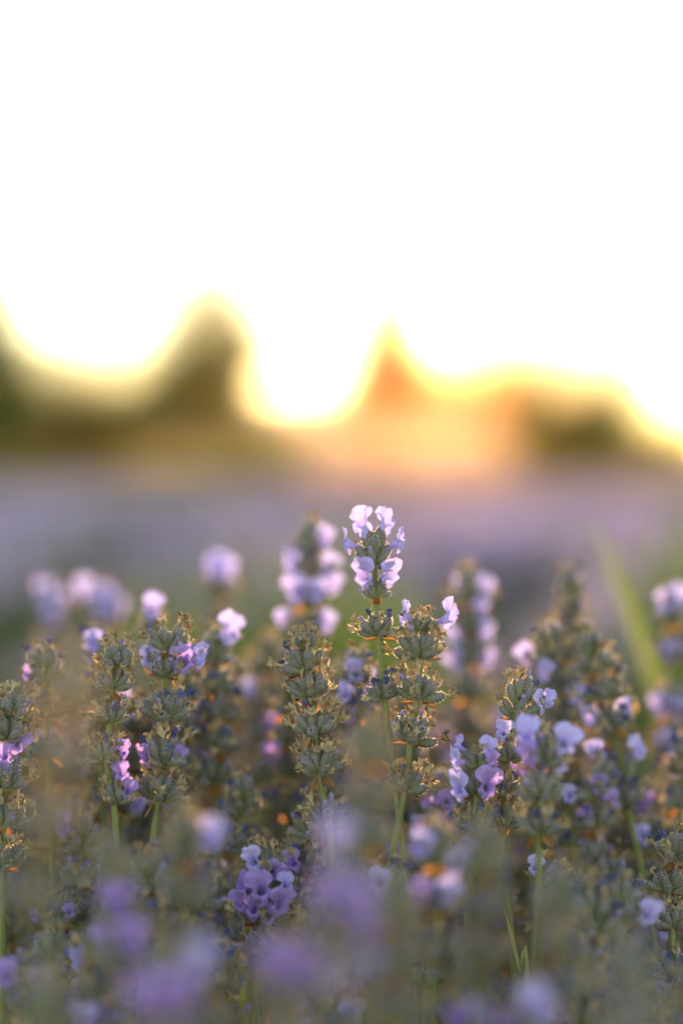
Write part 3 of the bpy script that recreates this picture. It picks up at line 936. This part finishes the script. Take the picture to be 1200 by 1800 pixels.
spike('soft edged spike with two pale blossoms at its top, right of the tan spike', .655,
      [(955, 1300), (950, 1350), (947, 1410), (946, 1460), (946, 1540), (940, 1640)],
      [(955, 1345, 112, dict(mix=BLUE)), (948, 1408, 108, dict(mix=BLUE)), (946, 1468, 104, dict(mix=BLUE))],
      [(992, 1308, 62, 4), (926, 1294, 54, 3), (930, 1330, 44, 5, dict(deep=True)), (985, 1345, 40, 2)], detail='mid', seed=9)
spike('dense violet blossom head under a crown of tan withered florets, low left of centre', .69,
      [(464, 1510), (462, 1560), (458, 1625), (458, 1676), (459, 1730), (460, 1790)],
      [(466, 1528, 92, dict(n=14, spread=.85, mix=(('wit', 1.0),), bract='flat')), (460, 1622, 100, dict(n=14, mix=(('wit', .5),), bract='flat')),
       (458, 1677, 90, dict(n=10, mix=DRY, bract='flat'))],
      [(446, 1516, 48, 5, dict(face=(-.3, -.7, .2))), (428, 1558, 42, 4, dict(face=(-.6, -.5, .2), deep=True)), (458, 1566, 60, 7, dict(face=(.05, -.8, .1), deep=True)),
       (490, 1592, 56, 6, dict(face=(.4, -.8, -.2), deep=True)), (478, 1536, 44, 2, dict(deep=True)), (424, 1590, 40, 3, dict(deep=True)), (502, 1556, 38, 3),
       (446, 1600, 44, 6, dict(deep=True)), (470, 1612, 38, 5, dict(deep=True))], seed=10)
spike('withered tan spike partly cut off by the right edge low down', .70,
      [(1186, 1480), (1182, 1512), (1176, 1565), (1180, 1630), (1184, 1700), (1188, 1790)],
      [(1188, 1512, 96, dict(n=14, mix=DRY)), (1174, 1568, 96, dict(n=15, mix=DRY)), (1182, 1632, 100, dict(n=15, mix=DRY)), (1186, 1722, 96, dict(n=14, mix=BLUE))],
      [(1165, 1740, 34, 3, dict(deep=True))], seed=11)
spike('small closed bud on a thick straight stem near the bottom edge', .68,
      [(746, 1690), (744, 1735), (742, 1790), (742, 1850)],
      [(745, 1732, 70, dict(n=9, spread=.6, mix=(('wit', .5), ('blue', .2)), bract='flat'))], [], seed=12, stem_px=13)
spike('tiny violet floret with curled brown remains at the bottom edge', .67,
      [(1036, 1775), (1030, 1800), (1024, 1860)],
      [(1036, 1800, 84, dict(n=9, mix=(('wit', .9),), bract='droop'))], [(1003, 1770, 42, 3, dict(deep=True))], seed=13)
spike('half hidden dry whorl with one white lilac floret under the pale blossom spike', .70,
      [(962, 1535), (958, 1570), (952, 1640), (945, 1720)],
      [(962, 1562, 96, dict(n=13, mix=DRY))], [(940, 1526, 34, 2)], seed=14)
spike('dark shaded spike low in the left corner between blurred stems', .72,
      [(100, 1590), (98, 1630), (95, 1690), (92, 1750), (90, 1800)],
      [(104, 1622, 92, dict(mix=DRY)), (98, 1682, 92, dict(mix=DRY)), (94, 1748, 92, dict(mix=DRY))], [(62, 1612, 30, 2, dict(deep=True)), (122, 1605, 30, 3, dict(deep=True))], detail='mid', seed=15)
spike('dark shaded spike below the narrow grey green spike', .725,
      [(215, 1620), (212, 1660), (208, 1720), (205, 1790)],
      [(214, 1660, 92, dict(mix=DRY)), (209, 1722, 92, dict(mix=BLUE)), (206, 1782, 90, dict(mix=DRY))], [], detail='mid', seed=16)

# --- just behind, softly blurred
spike('blurred spike with many pale blossoms, behind and left of the tallest spike', .835,
      [(545, 935), (543, 985), (540, 1040), (537, 1100), (533, 1180), (530, 1300)],
      [(545, 968, 84, dict(tall=True)), (543, 1012, 90), (540, 1062, 90), (537, 1120, 92), (534, 1190, 90)],
      [(512, 990, 46, 5), (577, 1000, 44, 5), (520, 1042, 52, 8), (556, 1042, 46, 8), (570, 948, 38, 3), (500, 1092, 42, 4), (573, 1096, 42, 4), (585, 1030, 40, 2)], 'mid', G_B, 30)
spike('blurred single pale blossom on a faint stem between left cluster and centre', .93,
      [(386, 1010), (386, 1060), (386, 1110), (388, 1200)], [(386, 1050, 70), (386, 1105, 72)], [(376, 1000, 46, 4), (398, 1004, 46, 4), (386, 992, 42, 0)], 'mid', G_B, 31)
spike('olive spike with one white lilac blossom on its right shoulder, behind the left cluster', .765,
      [(380, 1130), (380, 1160), (380, 1215), (378, 1290), (378, 1375), (380, 1440), (384, 1520)],
      [(378, 1165, 92, dict(tall=True)), (380, 1220, 98), (378, 1262, 104), (378, 1318, 104), (378, 1376, 106)], [(404, 1112, 56, 4, dict(face=(.3, -.8, .3)))], 'mid', G_B, 32)
spike('blurred spike with pink lilac blossoms up its right side, right of the centre pair', .86,
      [(825, 1020), (824, 1080), (822, 1150), (820, 1240), (818, 1340)],
      [(825, 1060, 86, dict(tall=True)), (824, 1110, 92), (822, 1165, 92), (820, 1225, 92), (819, 1290, 92)],
      [(852, 1038, 40, 2), (848, 1074, 44, 4), (798, 1118, 42, 3), (852, 1116, 42, 4), (800, 1166, 44, 4), (856, 1160, 42, 4), (808, 1030, 30, 0)], 'mid', G_B, 33)
spike('faint tan spike without blossoms rising highest at right', .85,
      [(1003, 1010), (1002, 1060), (1000, 1120), (998, 1250)], [(1003, 1042, 68, dict(tall=True)), (1002, 1082, 76), (1001, 1120, 76), (1000, 1170, 76)], [], 'mid', G_B, 34)
spike('soft tan spike with small violet blossoms, left one of the right hand pair', .79,
      [(978, 1130), (984, 1180), (990, 1240), (998, 1320), (1004, 1420), (1008, 1520)],
      [(978, 1168, 100, dict(tall=True)), (985, 1215, 96), (992, 1268, 98), (998, 1330, 98), (1003, 1400, 98)], [(957, 1185, 42, 5), (1013, 1226, 42, 5), (925, 1155, 40, -10)], 'mid', G_B, 35)
spike('soft olive spike with a bright lilac blossom jutting out at its lower right', .77,
      [(1050, 1150), (1062, 1200), (1076, 1260), (1090, 1340), (1102, 1420), (1120, 1500), (1140, 1600)],
      [(1052, 1180, 100, dict(tall=True)), (1066, 1228, 98), (1078, 1278, 98), (1094, 1420, 104)],
      [(1121, 1318, 46, 4, dict(face=(.5, -.7, .2))), (1048, 1325, 44, 5), (1098, 1250, 38, 3), (1038, 1265, 40, 3)], 'mid', G_B, 36)
spike('hazy spike with one large white lilac blossom cluster at far left', 1.02,
      [(92, 1040), (95, 1100), (100, 1180), (105, 1300)], [(92, 1085, 84, dict(tall=True)), (96, 1140, 84)], [(78, 1042, 46, 4), (100, 1062, 50, 6), (92, 1085, 44, 8)], 'mid', G_B, 37)
spike('hazy spike with a broad pale blossom cluster beside the far left one', .98,
      [(185, 1045), (182, 1100), (178, 1180), (175, 1300)], [(185, 1090, 86, dict(tall=True)), (181, 1140, 84)], [(150, 1040, 44, 0), (185, 1055, 50, 6), (205, 1072, 48, 5), (180, 1080, 44, 8)], 'mid', G_B, 38)
spike('blurred pale blossom spike cut off by the right edge', .87,
      [(1182, 1060), (1180, 1120), (1178, 1220), (1176, 1340), (1174, 1460)],
      [(1182, 1098, 88, dict(tall=True)), (1180, 1160, 90), (1178, 1250, 90), (1176, 1330, 90)],
      [(1168, 1062, 46, 4), (1192, 1056, 46, 4), (1178, 1150, 42, 5), (1160, 1245, 44, 5), (1192, 1250, 44, 5), (1178, 1310, 48, 6), (1186, 1350, 42, 5)], 'mid', G_B, 39)
spike('violet blossoms glimpsed between the tallest spike and the withered one', .755,
      [(630, 1180), (632, 1230), (630, 1300), (628, 1400)], [(632, 1200, 84, dict(tall=True)), (630, 1262, 90), (629, 1330, 92)],
      [(626, 1186, 46, 4, dict(deep=False)), (606, 1222, 42, 4), (652, 1226, 42, 5, dict(deep=True)), (645, 1190, 38, 0), (612, 1262, 36, 4, dict(deep=True))], 'mid', G_B, 40)
spike('blurred olive spike with violet blossom low down, between olive spike and withered one', .86,
      [(470, 1150), (468, 1220), (466, 1300), (464, 1400)], [(470, 1185, 90, dict(tall=True)), (468, 1240, 94), (466, 1300, 94), (465, 1370, 94)], [(478, 1280, 44, 5, dict(deep=True)), (440, 1215, 36, 3)], 'mid', G_B, 41)
spike('grey blue spike with dried tan top rising behind the hazy left foreground', .74,
      [(82, 1165), (84, 1215), (86, 1280), (88, 1360), (90, 1460)], [(82, 1200, 92, dict(tall=True)), (85, 1262, 94), (87, 1330, 94)], [(48, 1185, 30, 2, dict(deep=True))], 'mid', G_B, 42)
spike('single round pale blossom peeping over the tip of the two blossom spike', .80,
      [(268, 1085), (270, 1130), (272, 1200), (274, 1300)], [(269, 1112, 62, dict(tall=True)), (271, 1165, 80)], [(267, 1070, 50, 3, dict(face=(0, -.8, .2)))], 'mid', G_B, 45)
spike('blurred lilac blossoms peeping out left of the narrow grey green spike', .77,
      [(172, 1135), (174, 1190), (176, 1260), (178, 1340)], [(172, 1165, 84, dict(tall=True)), (175, 1225, 90), (177, 1290, 90)], [(166, 1132, 44, 4), (160, 1152, 40, 3), (214, 1230, 40, 4)], 'mid', G_B, 46)
spike('violet spike half hidden low behind the short violet blossom spike', .74,
      [(772, 1420), (770, 1470), (768, 1540), (766, 1620)], [(772, 1450, 88, dict(tall=True)), (770, 1510, 92), (768, 1580, 92)],
      [(760, 1425, 40, 3, dict(deep=True)), (785, 1410, 40, 3, dict(deep=True)), (778, 1450, 40, 5, dict(deep=True)), (750, 1465, 38, 4, dict(deep=True))], 'mid', G_B, 43)
spike('soft dark spike with violet blossoms below the right hand pair', .76,
      [(1050, 1370), (1048, 1420), (1046, 1500), (1044, 1600)], [(1050, 1400, 92, dict(tall=True)), (1048, 1455, 94), (1046, 1520, 94)],
      [(1052, 1385, 40, 3, dict(deep=True)), (1075, 1410, 40, 4, dict(deep=True)), (1030, 1440, 34, 4, dict(deep=True)), (1000, 1400, 36, 4)], 'mid', G_B, 44)

# --- close to the lens, strongly blurred
spike('hazy grey green spike close to the lens rising through the left side', .44,
      [(118, 1190), (105, 1290), (85, 1420), (65, 1560), (50, 1700)],
      [(118, 1250, 112, dict(tall=True)), (104, 1345, 120), (84, 1470, 130), (64, 1600, 130)], [], 'mid', G_N, 60)
spike('big blurred violet blob nearest the lens low in the centre', .46,
      [(600, 1560), (600, 1640), (596, 1720), (590, 1800)], [(600, 1625, 140, dict(tall=True)), (598, 1710, 140)],
      [(575, 1580, 80, 4, dict(deep=True)), (625, 1585, 80, 4, dict(deep=True)), (590, 1470, 62, 0), (640, 1630, 60, 6, dict(deep=True))], 'mid', G_N, 61)
spike('large blurred violet head on the bottom edge left of centre', .46,
      [(515, 1690), (512, 1770), (510, 1850)], [(515, 1750, 145, dict(tall=True)), (512, 1840, 145)],
      [(490, 1700, 84, 5, dict(deep=True)), (540, 1705, 80, 5, dict(deep=True)), (590, 1715, 72, 4)], 'mid', G_N, 62)
spike('blurred violet cluster in the bottom left corner area', .46,
      [(290, 1700), (288, 1780), (285, 1860)], [(290, 1760, 140, dict(tall=True)), (287, 1850, 140)],
      [(262, 1760, 84, 6, dict(deep=True)), (318, 1755, 80, 6, dict(deep=True)), (350, 1690, 60, 2)], 'mid', G_N, 63)
spike('blurred stem with two violet blossoms one above the other at lower left', .55,
      [(205, 1570), (212, 1650), (216, 1740), (220, 1830)], [(203, 1555, 110, dict(tall=True)), (210, 1625, 120), (216, 1700, 120)],
      [(206, 1588, 62, 6, dict(deep=True)), (232, 1655, 68, 6, dict(deep=True))], 'mid', G_N, 64)
spike('blurred grey head with one pale pink blossom at its right, below the left cluster', .56,
      [(325, 1470), (322, 1550), (320, 1640), (318, 1740)], [(325, 1510, 118, dict(tall=True)), (322, 1590, 120), (320, 1680, 120)], [(370, 1474, 60, 4)], 'mid', G_N, 65)
spike('blurred spike with four violet blossoms in two pairs below the centre pair', .60,
      [(765, 1480), (764, 1560), (762, 1640), (760, 1740)], [(765, 1520, 104, dict(tall=True)), (763, 1600, 108), (761, 1680, 108)],
      [(740, 1490, 54, 5), (800, 1524, 58, 5), (738, 1577, 52, 5, dict(deep=True)), (786, 1578, 54, 5), (820, 1500, 40, 2, dict(deep=True))], 'mid', G_N, 66)
spike('blurred tan head low between the short violet spike and the pale blossom spike', .54,
      [(850, 1490), (848, 1570), (845, 1660), (842, 1760)], [(850, 1535, 112, dict(tall=True)), (848, 1610, 118), (845, 1690, 118)], [], 'mid', G_N, 67)
spike('wide blurred tan grey head low at right of centre', .53,
      [(985, 1560), (982, 1640), (978, 1720), (975, 1800)], [(985, 1605, 124, dict(tall=True)), (982, 1680, 126), (978, 1760, 126)], [], 'mid', G_N, 68)
spike('large blurred tan head in the bottom right corner', .46,
      [(1115, 1690), (1112, 1770), (1110, 1850)], [(1115, 1745, 138, dict(tall=True)), (1112, 1830, 140)], [], 'mid', G_N, 69)
spike('blurred lilac blossom on the bottom edge right of centre', .52,
      [(940, 1760), (938, 1820), (936, 1880)], [(940, 1810, 110, dict(tall=True))], [(940, 1770, 70, 6), (965, 1790, 60, 3)], 'mid', G_N, 70)
spike('faint tan head blurred in front of the bare stem of the tallest spike', .53,
      [(648, 1300), (650, 1380), (650, 1470), (648, 1560)], [(648, 1345, 104, dict(tall=True)), (650, 1420, 116), (650, 1490, 120)], [], 'mid', G_N, 71)
spike('blurred olive head at the bottom edge below the four blossoms', .50,
      [(690, 1580), (692, 1660), (694, 1750)], [(690, 1630, 118, dict(tall=True)), (692, 1710, 124), (694, 1790, 124)], [(660, 1700, 56, 3)], 'mid', G_N, 73)

# --- the rest of the bush: many more spikes that nothing tells apart
def interp(x, pts):
    for (a, b), (c, e) in zip(pts[:-1], pts[1:]):
        if x <= c: return b + (e - b) * max(0, (x - a)) / (c - a)
    return pts[-1][1]
ENV_BACK = [(-80, 1230), (60, 1260), (150, 1160), (420, 1170), (470, 1170), (620, 1190), (700, 1220), (800, 1200), (900, 1210), (1080, 1180), (1110, 1330), (1150, 1370), (1200, 1230), (1290, 1200)]
MARKS = [(-60, 'the left frame edge'), (22, 'the spike cut by the left edge'), (110, 'the hazy left foreground spike'), (200, 'the narrow grey green spike'), (290, 'the two blossom spike'),
         (380, 'the olive spike'), (460, 'the tan crowned violet head'), (550, 'the orange bract spike'), (620, 'the glimpsed violet blossoms'), (670, 'the tallest spike'),
         (740, 'the leaning spike'), (835, 'the short violet spike'), (895, 'the tan spike'), (955, 'the soft pale blossom spike'), (1050, 'the right hand pair'),
         (1120, 'the jutting lilac blossom'), (1185, 'the spike at the right edge'), (1260, 'the right frame edge')]
FILLED = {}
def fill_label(what, px, fl):
    mx, name = min(MARKS, key=lambda m: abs(m[0] - px))
    state = 'withered' if not fl else 'sparsely flowering' if len(fl) < 3 else 'richly flowering'
    side = 'left of' if px < mx else 'right of'
    return state + ' ' + what + ', ' + side + ' ' + name
def fill(n, d0, d1, off0, off1, label, group, seed, env, pbloom, detail, x0=-70, x1=1270, keep=()):
    rd = random.Random(seed)
    for i in range(n):
        d = rd.uniform(d0, d1)
        px = x0 + (x1 - x0) * ((i + rd.random()) / n)
        top = interp(px, env) + rd.uniform(off0, off1)
        if any(a < px < b for a, b in keep): continue
        k = .70 / d
        lean = rd.uniform(-.10, .10)
        step = rd.uniform(56, 74) * k
        path, wh, fl = [], [], []
        nw = rd.choice((3, 4, 4, 5))
        y, x = top, px
        path.append((x, y))
        yy = top + 38 * k
        for j in range(nw):
            xx = px - lean * (yy - top)
            w = rd.uniform(92, 112) * k
            wh.append((xx, yy, w, dict(tall=(j == 0))))
            path.append((xx, yy))
            if rd.random() < pbloom:
                for q in range(rd.choice((1, 1, 2, 3))):
                    fl.append((xx + rd.uniform(-.48, .48) * w, yy - rd.uniform(.05, .5) * w, rd.uniform(40, 52) * k, rd.uniform(1, 7), dict(deep=rd.random() < .6)))
            yy += step * (1 + .15 * j)
        path.append((px - lean * (yy - top) - 4, yy + 60))
        lab = fill_label(label, px, fl)
        FILLED.setdefault(lab, []).append((top, spike(lab, d, path, wh, fl, detail, group, seed * 1000 + i, leafs=1)))
FLAT = [(-80, 0), (1300, 0)]
fill(46, .75, .95, 0, 190, 'blurred spike close behind', 'spikes massed behind the focus', 201, ENV_BACK, .22, 'mid')
fill(40, .90, 1.15, 0, 160, 'soft back layer spike', 'spikes in the back layer', 202, [(a, b - 20) for a, b in ENV_BACK], .25, 'low')
fill(44, .72, .84, 200, 430, 'low shaded spike', 'low shaded spikes', 203, ENV_BACK, .22, 'mid')
fill(22, .60, .68, 1500, 1740, 'softly blurred low spike', 'low spikes in front', 204, FLAT, .35, 'mid', keep=((395, 525), (695, 800), (860, 965), (1130, 1230)))
fill(6, .49, .56, 1690, 1830, 'strongly blurred low spike', 'lens near spikes at the bottom edge', 205, FLAT, .3, 'low', keep=((420, 500), (700, 790)))

for lab, rows in FILLED.items():
    if len(rows) > 1:
        rows.sort(key=lambda r: r[0])
        words = ['taller', 'shorter'] if len(rows) == 2 else ['tallest', 'middle height'] + ['shortest'] * (len(rows) - 2)
        for wd, (_, o) in zip(words, rows): o['label'] = wd + ' ' + lab

# --- grass blades that stand in the bush
def blade(label, d, path, wpx):
    pts = [P(x, y, d) for x, y in path]
    base = pts[-1].copy(); base.z = .24
    root_pts = smooth_path([Vector((0, 0, 0))] + [p - base for p in reversed(pts)], 5)
    mb_ = MB(); vs_, fs_ = [], []
    n = len(root_pts); w0 = wpx * .5 * d / FPX
    for i, p in enumerate(root_pts):
        t = i / (n - 1)
        w = w0 * min(1, (1 - t) * 3.0 + .04)
        tang = (root_pts[min(i + 1, n - 1)] - root_pts[max(i - 1, 0)]).normalized()
        side = tang.cross(Vector((.35, 1, 0))).normalized()
        nrm = side.cross(tang)
        for u, h in ((-1, .35), (0, -.1), (1, .35), (0, -.22)):
            vs_.append(p + side * w * u + nrm * w * h)
    for i in range(n - 1):
        for j in range(4):
            fs_.append((i * 4 + j, i * 4 + (j + 1) % 4, (i + 1) * 4 + (j + 1) % 4, (i + 1) * 4 + j))
    mb_.add(vs_, fs_)
    o = link('grass_blade', mb_.mesh('grass_blade', [MAT['blade']])); o.location = base
    tag(o, label, 'grass', 'grass blades in the bush')
blade('wide blurred pale green grass blade slanting at the right side', 1.08, [(1035, 905), (1062, 965), (1098, 1050), (1130, 1140), (1158, 1220), (1185, 1330), (1205, 1440), (1215, 1540)], 27)
blade('thin curved dark green leaf blade above the small closed bud', .69, [(757, 1626), (764, 1655), (766, 1700), (762, 1760)], 9)
blade('straight green blade crossing stems below the tan spike', .69, [(884, 1590), (896, 1640), (912, 1710), (926, 1790)], 10)

# --- leafy base of the bush
def bush_leaves():
    rg = np.random.default_rng(77)
    n = 22000
    x = rg.uniform(-.55, .55, n); y = rg.uniform(.30, 1.45, n)
    tt = np.clip((y - .30) / 1.15, 0, 1)
    top = .12 + .31 * np.sin(np.pi * np.clip(tt, .02, .98)) ** .8 * (.35 + .65 * np.clip((y - .55) / .35, 0, 1))
    z = top * rg.uniform(.35, 1.12, n)
    C = np.stack([x, y, z], -1)
    dvec = np.stack([rg.normal(0, .45, n), rg.normal(0, .45, n), np.abs(rg.normal(1, .3, n))], -1); dvec /= np.linalg.norm(dvec, axis=1, keepdims=True)
    s = np.cross(dvec, rg.normal(size=(n, 3))); s /= np.linalg.norm(s, axis=1, keepdims=True)
    L = rg.uniform(.015, .035, n)[:, None]
    V = np.stack([C - dvec * L, C + s * L * .09, C + dvec * L, C - s * L * .09], 1).reshape(-1, 3)
    o = link('bush_leaves', np_mesh('bush_leaves', V, np.arange(4 * n).reshape(-1, 4), [MAT['leaf']]))
    tag(o, 'dense narrow grey green leaves at the base of the lavender bush', 'foliage', kind='stuff')
    rd = random.Random(4); mb_ = MB()
    for i in range(60):
        a = Vector((rd.uniform(-.4, .4), rd.uniform(.45, 1.25), -.02)); b = a + Vector((rd.uniform(-.1, .1), rd.uniform(-.1, .1), rd.uniform(.2, .3)))
        tube_mesh(mb_, [a, a.lerp(b, .5) + Vector((rd.uniform(-.02, .02), 0, 0)), b], [.006, .004, .0015], 5)
    o = link('woody_branches', mb_.mesh('woody_branches', [MAT['bark']]))
    tag(o, 'woody brown branches inside the lavender bush', 'branches', kind='stuff')
bush_leaves()
